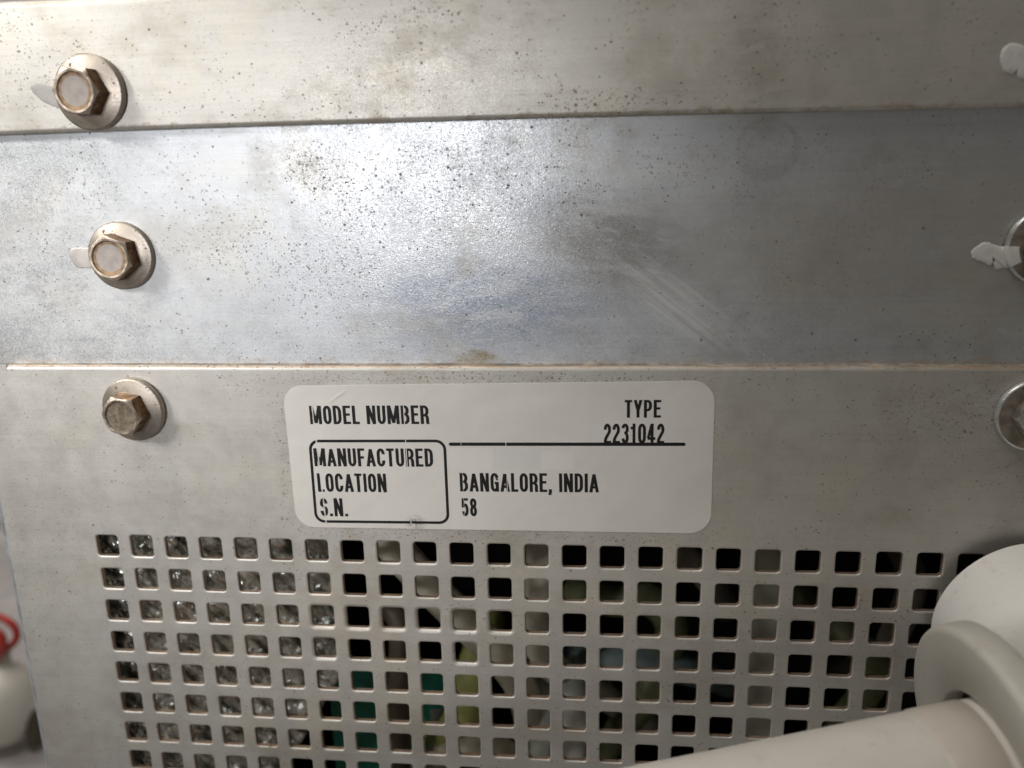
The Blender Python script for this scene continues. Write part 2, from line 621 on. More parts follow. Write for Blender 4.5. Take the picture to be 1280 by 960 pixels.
# smooth only the rolled rims and bends
for poly in me.polygons:
    nrm = poly.normal
    if poly.material_index in (2, 3) or abs(nrm.y) < 0.995:
        poly.use_smooth = poly.material_index != 1
o.parent = vent
o.matrix_parent_inverse = Matrix.Translation(-vent.location)

# ------------------------------------------------------------------ paint dabs on the sheets
M_white_paint = simple("white_paint", (0.74, 0.73, 0.71), 0.5, 0, 0.06, 0.8, 0.15, None)
M_grey_paint = simple("grey_smear", (0.47, 0.45, 0.43), 0.55, 0.2, 0.06, 0.5, 0.1)
M_pink_paint = simple("pinkish_smear", (0.56, 0.52, 0.49), 0.5, 0.4, 0.06, 0.5, 0.1)


def dab(name, cx, cz, y, pts, mat, parent, h=0.12):
    """thin brushed-on film with a soft raised edge"""
    pts = [(a + 0.16 * mnoise.noise(Vector((a * 2.3, b * 2.3, 1))) + 0.08 * mnoise.noise(Vector((a * 6, b * 6, 4))),
            b + 0.16 * mnoise.noise(Vector((a * 2.1, b * 2.6, 7))) + 0.08 * mnoise.noise(Vector((a * 6, b * 6, 9)))) for a, b in pts]
    n_ = len(pts)
    V, F = [], []
    cxm = sum(a for a, _ in pts) / n_
    czm = sum(b for _, b in pts) / n_
    for sc, hh in ((1.0, 0.0), (0.97, h * .6), (0.88, h), (0.45, h * 1.1)):
        V += [(cx + cxm + (a - cxm) * sc, y - hh, cz + czm + (b - czm) * sc) for a, b in pts]
    V.append((cx + cxm, y - h * 1.1, cz + czm))
    for q in range(3):
        for i in range(n_):
            F.append((q * n_ + i, q * n_ + (i + 1) % n_, (q + 1) * n_ + (i + 1) % n_, (q + 1) * n_ + i))
    for i in range(n_):
        F.append((3 * n_ + i, 3 * n_ + (i + 1) % n_, 4 * n_))
    o = mesh_obj(name, V, F, mat, None, True)
    o.parent = parent
    o.matrix_parent_inverse = Matrix.Translation(-parent.location)
    return o


def smooth_outline(ctrl, sub=10):
    out = []
    n_ = len(ctrl)
    for i in range(n_):
        a, b, c, d = [Vector((*ctrl[(i + k) % n_], 0)) for k in (-1, 0, 1, 2)]
        for s in range(sub):
            t = s / sub
            q = 0.5 * ((2 * b) + (c - a) * t + (2 * a - 5 * b + 4 * c - d) * t * t + (3 * b - a - 3 * c + d) * t ** 3)
            out.append((q.x, q.y))
    return out


dab("paint_mark", 0, 0, 0.0, smooth_outline([(-1.4, 97.0), (0.2, 97.8), (3, 97.2), (6, 96.9), (6, 93.2), (3.6, 93.2), (1.4, 94.0), (-0.4, 95.4)]),
    M_grey_paint, strip, 0.08)['label'] = "grey smear beside the upper bolt"
dab("paint_mark", 0, 0, 2.45, smooth_outline([(-0.2, 64.6), (1.0, 65.8), (3.2, 65.8), (6, 65.6), (6, 61.9), (3, 61.6), (0.8, 62.0)]),
    M_pink_paint, midp, 0.08)['label'] = "faint pinkish smear beside the middle bolt"
dab("paint_mark", 0, 0, 0.0, smooth_outline([(178.2, 97.2), (179.6, 98.9), (182.2, 98.2), (185, 96.0), (185, 92.6), (181.9, 93.0), (181.2, 94.2), (180.4, 93.8), (178.9, 94.6)]),
    M_white_paint, strip, 0.2)['label'] = "white paint blob at the right end"
# chipped white dab: two lobes with bare bites taken out of the lower rim
dab("paint_mark", 0, 0, 2.45, smooth_outline([(178.1, 62.9), (178.8, 63.7), (180.1, 64.6), (181.6, 64.3), (183.4, 63.7), (185.6, 63.9), (185.8, 60.2), (184.0, 59.7), (182.6, 59.5),
                                             (183.2, 60.5), (182.6, 60.9), (181.7, 60.2), (180.2, 60.9), (178.4, 61.7)], 10),
    M_white_paint, midp, 0.16)['label'] = "chipped white paint dab beside the right-hand bolt"

# ------------------------------------------------------------------ bolts
M_flange = steel("bolt_flange_zinc", (0.45, 0.40, 0.345), (0.34, 0.29, 0.24), 0.85, 0.42, 0.2, 0.1, 0.35)
M_hexside = simple("bolt_hex_brown", (0.25, 0.15, 0.085), 0.33, 0.9, 0.35, 0.5, 0.1, (0.45, 0.30, 0.17))
M_hextop = simple("bolt_top_zinc", (0.41, 0.365, 0.335), 0.6, 0.35, 0.1, 0.6, 0.08)
M_rim = simple("bolt_rim_worn", (0.62, 0.52, 0.43), 0.38, 0.9, 0.15, 0.8, 0.06)
M_dishring = simple("bolt_dish_tarnish", (0.36, 0.25, 0.155), 0.6, 0.5, 0.3, 0.7, 0.1)
M_hextop_rust = simple("bolt_top_dull", (0.19, 0.155, 0.11), 0.65, 0.3, 0.25, 1.6, 0.3, (0.16, 0.11, 0.06))
M_chrome = simple("bolt_grey_zinc", (0.52, 0.52, 0.49), 0.25, 0.9, 0.2, 0.6, 0.05)
M_zincrim = simple("flange_rim_zinc", (0.70, 0.72, 0.72), 0.3, 0.7, 0.1, 0.6, 0.05)
M_brownface = simple("bolt_face_brown", (0.36, 0.31, 0.26), 0.38, 0.85, 0.25, 0.4, 0.1, (0.25, 0.17, 0.1))


def hexpt(rc, a0, i):
    a = a0 + math.pi / 3 * i
    return rc * math.cos(a), rc * math.sin(a)


def hex_head(a0, rc=4.75, h0=1.8, h1=5.7, mats=None):
    """hexagonal head: six sides, domed chamfer, raised rim, dished top"""
    V, F, FM = [], [], []
    S = 72
    inr = rc * math.cos(math.pi / 6)

    def hexr(a):
        t = ((a - a0) % (math.pi / 3)) - math.pi / 6
        return inr / math.cos(t)
    angs = sorted([a0 + 2 * math.pi * i / S for i in range(S)])
    rim_r = inr * 0.955
    rings = []
    rings.append([(hexr(a) * 1.0, h0 - 0.6) for a in angs])
    rings.append([(hexr(a), h1 - 0.25 - max(0.0, hexr(a) - inr) * 0.62) for a in angs])
    rings.append([(min(hexr(a), inr * .985), h1 - 0.08) for a in angs])
    rings.append([(rim_r, h1) for a in angs])
    rings.append([(rim_r * 0.90, h1 - 0.02) for a in angs])
    rings.append([(rim_r * 0.83, h1 - 0.32) for a in angs])
    rings.append([(rim_r * 0.70, h1 - 0.40) for a in angs])
    rings.append([(rim_r * 0.30, h1 - 0.36) for a in angs])
    mi = [0, 1, 1, 1, 2, 2, 3]
    for ring in rings:
        V += [(r * math.cos(a), -h, r * math.sin(a)) for (r, h), a in zip(ring, angs)]
    V.append((0, -(h1 - 0.35), 0))
    for q in range(len(rings) - 1):
        for i in range(S):
            F.append((q * S + i, q * S + (i + 1) % S, (q + 1) * S + (i + 1) % S, (q + 1) * S + i))
            FM.append(mi[q])
    L = len(rings) - 1
    for i in range(S):
        F.append((L * S + i, L * S + (i + 1) % S, len(V) - 1))
        FM.append(3)
    return V, F, FM


def bolt(loc, a0, label, mats, flange_mat, tilt=(0, 0), r=7.05, rc=4.75, h1=5.7, washer=False):
    b = empty("flange_bolt", loc, label, "bolt", "hex flange bolts holding the panels")
    V, F = lathe([(r - .35, -0.02), (r, 0.12), (r, 1.0), (r - .12, 1.22), (r - .40, 1.32), (r * 0.84, 1.42), (rc * 1.02, 1.85), (0.5, 1.9)], 96)
    two = isinstance(flange_mat, list)
    f = mesh_obj("flange", V, F, flange_mat, b, True, [1 if (two and 1 <= i % 7 <= 3) else 0 for i in range(len(F))])
    try:
        f.data.set_sharp_from_angle(angle=math.radians(50))
    except Exception:
        pass
    V, F, FM = hex_head(a0, rc, 1.8, h1, mats)
    h = mesh_obj("hex_head", V, F, mats, b, True, FM)
    try:
        h.data.set_sharp_from_angle(angle=math.radians(28))
    except Exception:
        pass
    b.rotation_euler = (math.radians(tilt[0]), 0, math.radians(tilt[1]))
    return b


HM = [M_hexside, M_rim, M_dishring, M_hextop]
bolt((11.1, 0.0, 95.7), math.radians(-3), "upper of the three left-hand bolts, smooth pale top, in the top strip", HM, M_flange, (1, -2), 7.1)
bolt((11.5, 2.5, 64.1), math.radians(-20), "brown bolt on the bluish middle sheet, between two other left-hand bolts", HM, M_flange, (0, 1), 6.9)
bolt((11.0, 0.0, 32.0), math.radians(-8), "bolt with a rusty dull top at the vent panel's left", [M_hexside, M_rim, M_hextop_rust, M_hextop_rust], M_flange, (2, -3), 6.9, 4.5)
bolt((190.9, 2.5, 63.7), math.radians(12), "right-hand bolt with white paint dab on its flange, on the middle sheet", [M_brownface, M_chrome, M_dishring, M_hextop], [M_brownface, M_zincrim], (0, 0), 7.1)
bolt((191.6, 0.0, 32.0), math.radians(0), "silvery bolt at the right edge on the vent panel", [M_chrome, M_chrome, M_dishring, M_chrome], [M_brownface, M_zincrim], (0, 0), 7.0)
# paint run over the flange of the right-hand bolt
pv = [o for o in COL.objects if o.name.startswith("flange_bolt")][3]
V, F = [], []
NA = 16
for i in range(NA + 1):
    a = math.radians(178 + 33 * i / NA)
    for r_, h_ in ((7.07, 0.2), (7.10, 1.0), (6.97, 1.26), (6.6, 1.39), (5.9, 1.50), (5.1, 1.76)):
        rr = r_ + 0.05
        V.append((rr * math.cos(a), -(h_ + 0.05), rr * math.sin(a)))
for i in range(NA):
    for j in range(5):
        F.append((i * 6 + j, i * 6 + j + 1, (i + 1) * 6 + j + 1, (i + 1) * 6 + j))
mesh_obj("paint_dab", V, F, M_white_paint, pv, True)

# ------------------------------------------------------------------ sticker
SA = math.radians(0.55)
stick = empty("rating_sticker", (88.2, -0.02, 21.8), "white rounded sticker with black printed maker and serial lines", "sticker")
stick.rotation_euler = (0, -SA, 0)


def paper_material():
    n = NT("sticker_paper")
    p = n.P()
    s = n.sep(p)
    f = n.noise(p, 0.05, 4)
    c = n.mix(n.ss(f, 0.35, 0.65), (0.645, 0.62, 0.585), (0.69, 0.665, 0.63))
    g = n.noise(p, 0.6, 4)
    c = n.mix(n.ss(g, 0.5, 0.8, 0, 0.12), c, (0.5, 0.48, 0.45))
    # faint paler and greyer rectangles left in the blank fields
    for (x0_, x1_, z0_, z1_, col, k) in ((-10.2, -0.9, -2.6, 2.2, (0.70, 0.69, 0.65), 0.7), (9.0, 15.8, -2.4, 1.6, (0.73, 0.71, 0.67), 0.6), (-0.9, 9.0, -2.5, 2.0, (0.63, 0.62, 0.61), 0.5)):
        a = n.m('MULTIPLY', n.ss(s[0], x0_ - .2, x0_ + .2), n.ss(s[0], x1_ - .2, x1_ + .2, 1, 0))
        b = n.m('MULTIPLY', n.ss(s[2], z0_ - .2, z0_ + .2), n.ss(s[2], z1_ - .2, z1_ + .2, 1, 0))
        c = n.mix(n.m('MULTIPLY', n.m('MULTIPLY', a, b), k), c, col)
    # grubby spot on the lower rule
    j = n.noise(p, 1.1, 3)
    k = n.m('MULTIPLY', n.spot(-18.0, -14.6, 2.2, 1.8, 0.9), n.ss(j, 0.36, 0.54))
    c = n.mix(n.m('MULTIPLY', k, 0.8), c, (0.25, 0.23, 0.21))
    # crease near the upper left corner
    u = n.m('ADD', n.m('MULTIPLY', s[0], -0.55), n.m('MULTIPLY', s[2], 0.83))
    cr = n.ss(n.m('ABSOLUTE', n.m('SUBTRACT', u, 29.15)), 0.0, 0.5, 1.0, 0.0)
    cr = n.m('MULTIPLY', cr, n.spot(-32.6, 13.3, 2.6, 2.6, 0.8))
    h = n.m('ADD', n.m('MULTIPLY', n.noise(p, 0.12, 2), 1.2), n.m('MULTIPLY', cr, 0.35))
    nb = n.bump(h, 0.35, 0.0005)
    nb = n.bump(n.noise(p, 3.0, 2), 0.05, 0.0001, nb)
    n.set(color=c, rough=0.42, metal=0.0, spec=0.35, normal=nb)
    return n.mat


def ink_material():
    n = NT("printed_ink")
    p = n.P()
    s = n.sep(p)
    w = n.noise(p, 0.9, 4, 0.7)
    # worn hairlines where the print did not take
    u = n.m('ADD', s[0], n.m('MULTIPLY', s[2], 0.028))
    u = n.m('ADD', u, n.m('MULTIPLY', n.m('SUBTRACT', w, 0.5), 0.5))
    g1 = n.ss(n.m('ABSOLUTE', n.m('ADD', u, 38.02)), 0.08, 0.17, 0.9, 0.0)
    g2 = n.ss(n.m('ABSOLUTE', n.m('ADD', s[0], 19.0)), 0.05, 0.11, 1.0, 0.0)
    g3 = n.ss(n.m('ABSOLUTE', n.m('SUBTRACT', s[0], -7.4)), 0.03, 0.08, 0.6, 0.0)
    g4 = n.ss(n.m('ABSOLUTE', n.m('SUBTRACT', s[0], 1.9)), 0.05, 0.10, 0.9, 0.0)
    k = n.m('MAXIMUM', n.m('MAXIMUM', g1, g2), n.m('MAXIMUM', g3, g4))
    fade = n.ss(n.noise(p, 2.6, 3, 0.7), 0.62, 0.8, 0, 0.15)
    k = n.m('MAXIMUM', k, fade)
    n.set(color=n.mix(k, (0.012, 0.011, 0.011), (0.66, 0.645, 0.62)), rough=0.45, metal=0.0, spec=0.3)
    return n.mat


M_paper = paper_material()
M_ink = ink_material()
# outline of the sticker, slightly out of square
corners = [(-44.25, 15.75), (43.75, 16.25), (43.75, -16.25), (-44.25, -15.85)]
rc_ = [4.0, 4.4, 4.4, 4.0]
pts = []
for (x, z), r_, (sx, sz, a0) in zip(corners, rc_, ((-1, 1, 180), (1, 1, 90), (1, -1, 0), (-1, -1, 270))):
    for i in range(13):
        a = math.radians(a0 - 90 * i / 12)
        pts.append((x - sx * r_ + r_ * math.cos(a), z - sz * r_ + r_ * math.sin(a)))
n_ = len(pts)
V = [(a, 0.0, b) for a, b in pts] + [(a, -0.09, b) for a, b in pts] + [(a * 0.9985, -0.11, b * 0.9965) for a, b in pts]
F = [tuple(range(2 * n_, 3 * n_))]
for q in range(2):
    for i in range(n_):
        F.append((q * n_ + i, q * n_ + (i + 1) % n_, (q + 1) * n_ + (i + 1) % n_, (q + 1) * n_ + i))
mesh_obj("paper", V, F, M_paper, stick)

# -- condensed bold lettering built stroke by stroke
PV, PH = 0.174, 0.132      # pen width of upright and level strokes, cap height = 1


def arcp(cx, cy, rx, ry, a0, a1, n=10):
    return [(cx + rx * math.cos(math.radians(a0 + (a1 - a0) * i / n)), cy + ry * math.sin(math.radians(a0 + (a1 - a0) * i / n))) for i in range(n + 1)]


hv, hh = PV / 2, PH / 2
T, B = 1 - hh, hh


def oval(w):
    l, r = hv, w - hv
    cx, rx = w / 2, (w - PV) / 2
    ry = 0.24
    return arcp(cx, T - ry, rx, ry, 0, 180, 14) + arcp(cx, B + ry, rx, ry, 180, 360, 14) + [(r, T - ry)]


def glyph(ch):
    W = .46
    l, r = hv, W - hv
    m = W / 2
    if ch == 'M':
        W = .66
        return W, [[(hv, 0), (hv, 1)], [(W - hv, 0), (W - hv, 1)], [(hv * 1.25, 1.0), (W / 2, 0.06), (W - hv * 1.25, 1.0)]]
    if ch == 'N':
        W = .50
        return W, [[(hv, 0), (hv, 1)], [(W - hv, 0), (W - hv, 1)], [(hv * 1.1, 1.0), (W - hv * 1.1, 0.0)]]
    if ch in 'O0':
        return W, [oval(W)]
    if ch == 'D':
        ry = .26
        return W, [[(l, 0), (l, 1)], [(l, T), (m - .03, T)] + arcp(m - .03, T - ry, r - m + .03, ry, 90, 0) + arcp(m - .03, B + ry, r - m + .03, ry, 0, -90) + [(l, B)]]
    if ch == 'E':
        W = .42
        return W, [[(l, 0), (l, 1)], [(l, T), (W, T)], [(l, B), (W, B)], [(l, .52), (W - .04, .52)]]
    if ch == 'F':
        W = .40
        return W, [[(l, 0), (l, 1)], [(l, T), (W, T)], [(l, .5), (W - .05, .5)]]
    if ch == 'L':
        W = .39
        return W, [[(l, 0), (l, 1)], [(l, B), (W, B)]]
    if ch == 'U':
        ry = .24
        return W, [[(l, 1), (l, B + ry)] + arcp(m, B + ry, m - l, ry, 180, 360, 14) + [(r, 1)]]
    if ch == 'B':
        ru = (T - .53) / 2
        rl = (.53 - B) / 2
        return W, [[(l, 0), (l, 1)], [(l, T), (m, T)] + arcp(m, T - ru, r - m - .02, ru, 90, -90) + [(l, .53)],
                   [(m, .53)] + arcp(m, B + rl, r - m, rl, 90, -90) + [(l, B)]]
    if ch == 'R':
        ru = (T - .47) / 2
        return W, [[(l, 0), (l, 1)], [(l, T), (m, T)] + arcp(m, T - ru, r - m, ru, 90, -90) + [(l, .47)],
                   [(m, .47)] + arcp(m + .0, .30, r - m, .17, 90, 0) + [(r, .1), (r + .03, 0)]]
    if ch == 'P':
        ru = (T - .43) / 2
        return W, [[(l, 0), (l, 1)], [(l, T), (m, T)] + arcp(m, T - ru, r - m, ru, 90, -90) + [(l, .43)]]
    if ch == 'T':
        W = .42
        return W, [[(0, T), (W, T)], [(W / 2, 0), (W / 2, 1 - hh)]]
    if ch == 'Y':
        W = .48
        return W, [[(hv * .9, 1), (W / 2, .40), (W - hv * .9, 1)], [(W / 2, 0), (W / 2, .45)]]
    if ch == 'A':
        W = .50
        return W, [[(hv * .8, 0), (W / 2, 0.96), (W - hv * .8, 0)], [(.12, .27), (W - .12, .27)]]
    if ch == 'C':
        ry = .24
        return W, [[(r, .68), (r, T - ry)] + arcp(m, T - ry, m - l, ry, 0, 180, 14) + arcp(m, B + ry, m - l, ry, 180, 360, 14) + [(r, .34)]]
    if ch == 'G':
        ry = .24
        return W + .01, [[(r, .70), (r, T - ry)] + arcp(m, T - ry, m - l, ry, 0, 180, 14) + arcp(m, B + ry, m - l, ry, 180, 330, 12), [(m, .46), (W, .46)], [(r, .0), (r, .46)]]
    if ch == 'I':
        return PV, [[(hv, 0), (hv, 1)]]
    if ch == 'S':
        ry = .235
        W = .43
        r2 = W - hv
        m2 = W / 2
        return W, [arcp(m2, T - ry, m2 - l, ry, 0, 200, 12) + [(m2, .52)] + arcp(m2, B + ry, m2 - l, ry, 40, -180, 14)]
    if ch == '.':
        return PV, [[(hv, 0), (hv, .15)]]
    if ch == ',':
        return PV, [[(hv, .15), (hv, .0), (hv * .5, -.16)]]
    if ch == '2':
        ry = .24
        W = .43
        m2, r2 = W / 2, W - hv
        return W, [arcp(m2, T - ry, m2 - l, ry, 180, -25, 14) + [(l + .03, .24), (l, PH * .7)], [(0, B), (W, B)]]
    if ch == '3':
        W = .43
        m2, r2 = W / 2, W - hv
        ru = (T - .53) / 2
        rl = (.53 - B) / 2
        return W, [arcp(m2, T - ru, m2 - l, ru, 170, -90, 14) + [(m2 - .05, .53)], [(m2 - .05, .53)] + arcp(m2, B + rl, m2 - l, rl, 90, -170, 14)]
    if ch == '1':
        W = .30
        return W + .06, [[(W - hv, 0), (W - hv, 1)], [(0.02, .76), (W - hv * 1.2, .80)]]
    if ch == '4':
        W = .46
        return W, [[(W - .1 - hv, 0), (W - .1 - hv, 1)], [(W - .1 - hv * 1.3, .95), (.045, .27)], [(0, .25), (W, .25)]]
    if ch == '5':
        W = .43
        m2 = W / 2
        ry = .29
        return W, [[(W - .02, T), (l + .01, T), (l - .005, .48)], [(l, .50)] + arcp(m2, B + ry, m2 - l, ry, 140, -165, 14)]
    if ch == '8':
        W = .43
        m2 = W / 2
        ru = (T - .53) / 2
        rl = (.53 - B) / 2
        return W, [arcp(m2, T - ru, m2 - l - .01, ru, 0, 360, 22), arcp(m2, B + rl, m2 - l, rl, 0, 360, 24)]
    return .22, []


def ribbon(pts, V, F, fx, depth):
    """stroke a centre line with an elliptical pen (PV wide, PH high)"""
    q = []
    for a, b in pts:
        v_ = Vector((a / PV, b / PH))
        if not q or (v_ - q[-1]).length > 1e-4:
            q.append(v_)
    closed = (q[0] - q[-1]).length < 0.02
    if closed:
        q.pop()
    n_ = len(q)
    base = len(V)
    for i in range(n_):
        pa = q[(i - 1) % n_] if (closed or i > 0) else None
        pb = q[(i + 1) % n_] if (closed or i < n_ - 1) else None
        d1 = (q[i] - pa).normalized() if pa is not None else (pb - q[i]).normalized()
        d2 = (pb - q[i]).normalized() if pb is not None else d1
        n1, n2 = Vector((-d1.y, d1.x)), Vector((-d2.y, d2.x))
        nm = (n1 + n2)
        if nm.length < 1e-3:
            nm = n1.copy()
        nm.normalize()
        k = min(1.7, 1 / max(0.3, nm.dot(n1))) * 0.5
        for sg in (1, -1):
            e = q[i] + nm * k * sg
            V.append(fx(e.x * PV, e.y * PH, depth))
    for i in range(n_ if closed else n_ - 1):
        a, b = base + 2 * i, base + 2 * ((i + 1) % n_)
        F.append((a, b, b + 1, a + 1))


GAP = 0.092


def split_sharp(line):
    """cut a centre line where it turns back sharply, so both strokes keep their weight"""
    out, cur = [], [line[0]]
    for i in range(1, len(line) - 1):
        cur.append(line[i])
        d1 = Vector(line[i]) - Vector(line[i - 1])
        d2 = Vector(line[i + 1]) - Vector(line[i])
        if d1.length > 1e-4 and d2.length > 1e-4 and d1.normalized().dot(d2.normalized()) < -0.2:
            out.append(cur)
            cur = [line[i]]
    cur.append(line[-1])
    out.append(cur)
    return out


def text_line(s, x0_, z0_, width, cap, label):
    adv = []
    x = 0
    for ch in s:
        w, st = glyph(ch)
        adv.append((x, st))
        x += w + GAP
    tot = x - GAP
    sx = width / tot
    V, F = [], []
    k = 0
    for gx, st in adv:
        for line in [q for l_ in st for q in split_sharp(l_)]:
            k = (k + 1) % 5
            ribbon(line, V, F, lambda a, b, d, gx=gx: (x0_ + (gx + a) * sx, d, z0_ + b * cap), -0.125 - 0.004 * k)
    o = mesh_obj("lettering", V, F, M_ink, stick)
    o['label'] = label
    return o


text_line("MODEL NUMBER", -39.0, 7.46, 25.2, 4.0, "line reading MODEL NUMBER")
text_line("TYPE", 26.1, 8.75, 7.2, 3.68, "word TYPE")
text_line("2231042", 21.9, 3.30, 12.1, 4.2, "number 2231042 touching the rule")
text_line("MANUFACTURED", -38.95, -1.85, 25.5, 4.0, "word MANUFACTURED")
text_line("LOCATION", -38.7, -7.62, 14.95, 4.18, "word LOCATION")
text_line("S.N.", -38.6, -13.22, 6.0, 4.15, "letters S.N.")
text_line("BANGALORE, INDIA", -8.05, -7.32, 28.85, 4.12, "line reading BANGALORE, INDIA")
text_line("58", -7.9, -12.9, 3.2, 4.05, "number 58")
# rule with rounded ends
hw = 0.36
V = [(x, -0.123, z) for x, z in [(-9.6 + hw * math.cos(a), 3.1 + hw * math.sin(a)) for a in [math.radians(90 + 18 * i) for i in range(11)]] +
     [(37.9 + hw * math.cos(a), 3.14 + hw * math.sin(a)) for a in [math.radians(-90 + 18 * i) for i in range(11)]]]
mesh_obj("printed_rule", V, [tuple(range(len(V)))], M_ink, stick)
# rounded box outline
def rrect(cs, r_):
    out = []
    for (x, z), (sx, sz, a0) in zip(cs, ((-1, 1, 180), (1, 1, 90), (1, -1, 0), (-1, -1, 270))):
        for i in range(9):
            a = math.radians(a0 - 90 * i / 8)
            out.append((x - sx * r_ + r_ * math.cos(a), z - sz * r_ + r_ * math.sin(a)))
    return out


oc = [(-39.85, 4.05), (-10.55, 4.1), (-10.65, -14.75), (-40.05, -14.75)]
a_ = rrect(oc, 2.2)
b_ = rrect([(x + (0.6 if i in (0, 3) else -0.6), z + (-0.6 if i < 2 else 0.6)) for i, (x, z) in enumerate(oc)], 1.65)
n_ = len(a_)
V = [(x, -0.121, z) for x, z in a_ + b_]
F = [(i, (i + 1) % n_, n_ + (i + 1) % n_, n_ + i) for i in range(n_)]
mesh_obj("printed_frame", V, F, M_ink, stick)

# ------------------------------------------------------------------ white plumbing in the lower right corner
def plastic(name, col, dirt, rough=0.42):
    n = NT(name)
    p = n.P()
    f = n.noise(p, 0.045, 4, 0.6)
    c = n.mix(n.ss(f, 0.3, 0.7), tuple(x * .95 for x in col), col)
    g = n.noise(n.vscale(p, (1, 1, 1), (9, 2, 4)), 0.22, 5, 0.7)
    c = n.mix(n.ss(g, 0.54, 0.8, 0, 0.65), c, dirt)
    h = n.noise(n.vscale(p, (0.25, 1, 1.2), (3, 9, 1)), 1.1, 4, 0.7)
    c = n.mix(n.ss(h, 0.60, 0.74, 0, 0.35), c, tuple(x * 0.6 for x in dirt))
    n.set(color=c, rough=n.ss(f, .3, .7, rough - .06, rough + .08), spec=0.4, normal=n.bump(n.noise(p, 1.2, 3), 0.06, 0.0003))
    return n.mat


M_pipe = plastic("white_pvc", (0.62, 0.59, 0.54), (0.45, 0.40, 0.34), 0.4)
M_band = plastic("yellowed_pvc", (0.55, 0.50, 0.44), (0.44, 0.37, 0.30), 0.45)
M_ring = plastic("grey_pvc", (0.54, 0.525, 0.475), (0.40, 0.36, 0.31), 0.5)
M_cap = plastic("bright_pvc", (0.84, 0.83, 0.80), (0.55, 0.52, 0.47), 0.4)
M_darkgap = simple("dark_gap", (0.035, 0.028, 0.02), 0.8)

yaw, pit = -0.126, 0.188
AX = Vector((-math.cos(yaw) * math.cos(pit), math.sin(yaw), -math.sin(pit) * math.cos(yaw)))
FC = Vector((175.6, -33.4, -24.0))
PC = Vector((177.0, -33.4, -23.3)) + AX.normalized() * 4.6 + Vector((0, -1.7, 0.8))
pipe = empty("plastic_pipe", FC, "white plastic pipe running in from the lower right corner in front of the vent", "pipe")


def child(name, VF, mat, parent, smooth=True, fm=None):
    o = mesh_obj(name, VF[0], VF[1], mat, None, smooth, fm)
    o.parent = parent
    o.matrix_parent_inverse = Matrix.Translation(-parent.location)
    return o


pr = 13.6
child("tube", revolve(PC, AX, [(-12, pr), (9, pr), (150, pr)], 96), M_pipe, pipe)
child("end_band", revolve(PC, AX, [(-2, pr), (-1.9, pr + .22), (6.4, pr + .22), (6.9, pr + .02)], 96), M_band, pipe)
fit = empty("pipe_fitting", FC, "grey round coupling ring with a white cap behind, at the pipe's right end", "pipe fitting")
rr_ = 26.3
hr = pr + 1.3
ring = [(-9.5, hr - 2), (0.0, hr)]
ring = [(-3.6, hr), (-.4, hr), (0, hr + .4), (0, rr_ - 1.5), (-0.12, rr_ - .9), (-0.5, rr_ - .35), (-1.1, rr_ - .05), (-1.6, rr_), (-5.0, rr_), (-5.6, rr_ - .6), (-5.8, hr)]
child("coupling_ring", revolve(FC, AX, ring, 128), M_ring, fit)
bk = FC - AX.normalized() * 5.9
child("elbow_body", revolve(bk, -AX, [(0, hr + 2), (3, hr + 2.5), (26, hr + 2), (40, hr + 1)], 64), M_ring, fit)
child("socket_gap", revolve(FC - AX.normalized() * 3.4, AX, [(0, 0.2), (0, hr)], 48), M_darkgap, fit)  # near-black disc, painted shade inside the socket
cc = Vector((194.0, 0, -11.0))
cc = cc
capp = [(0, 17.4), (6, 17.4), (12, 17.2), (15, 16.4), (17.5, 14.4), (19.2, 11), (20.2, 6), (20.5, 0.3)]
child("round_cap", revolve(cc, (0.12, -1, -0.12), capp, 80), M_cap, fit)

# ------------------------------------------------------------------ inside of the cabinet
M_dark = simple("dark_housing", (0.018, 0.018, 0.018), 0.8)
hous = []
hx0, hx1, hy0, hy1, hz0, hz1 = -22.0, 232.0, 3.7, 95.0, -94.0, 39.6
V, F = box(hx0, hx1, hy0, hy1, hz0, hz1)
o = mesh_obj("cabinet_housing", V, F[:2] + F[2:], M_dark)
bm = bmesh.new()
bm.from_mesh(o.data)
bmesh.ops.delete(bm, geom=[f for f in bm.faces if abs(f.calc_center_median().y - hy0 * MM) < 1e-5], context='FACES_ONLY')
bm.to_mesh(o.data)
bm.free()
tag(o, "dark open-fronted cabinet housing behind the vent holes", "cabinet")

M_brk = None


def bracket_mat():
    n = NT("grey_green_bracket")
    p = n.P()
    st = n.noise(n.vscale(n.vscale(p, (1, 1, 1), (0, 0, 0), (0, 0.7, 0)), (1.1, 1, 0.4)), 0.42, 3, 0.6)
    f = n.noise(p, 0.5, 3)
    c = n.mix(n.ss(st, 0.32, 0.66), (0.10, 0.11, 0.085), (0.92, 0.92, 0.86))  # pale and dark streaks paint the light patches falling through the holes
    c = n.mix(n.ss(f, 0.5, 0.7, 0, 0.3), c, (0.2, 0.21, 0.17))
    n.set(color=c, rough=0.27, metal=0.65, normal=n.bump(n.noise(p, 0.26, 2), 0.9, 0.003, n.bump(st, 0.4, 0.0006)))
    return n.mat


M_brk = bracket_mat()
# bent bracket: close to the vent at the left, leaning back to the right, slanted lower right edge
def brk_y(x, z):
    return 3.6 + 12.4 * max(0.0, (x + 12) / 60) ** 1.15 + 0.7 * mnoise.noise(Vector((x * 0.11, z * 0.13, 5))) + 0.35 * mnoise.noise(Vector((x * 0.3, z * 0.3, 2)))


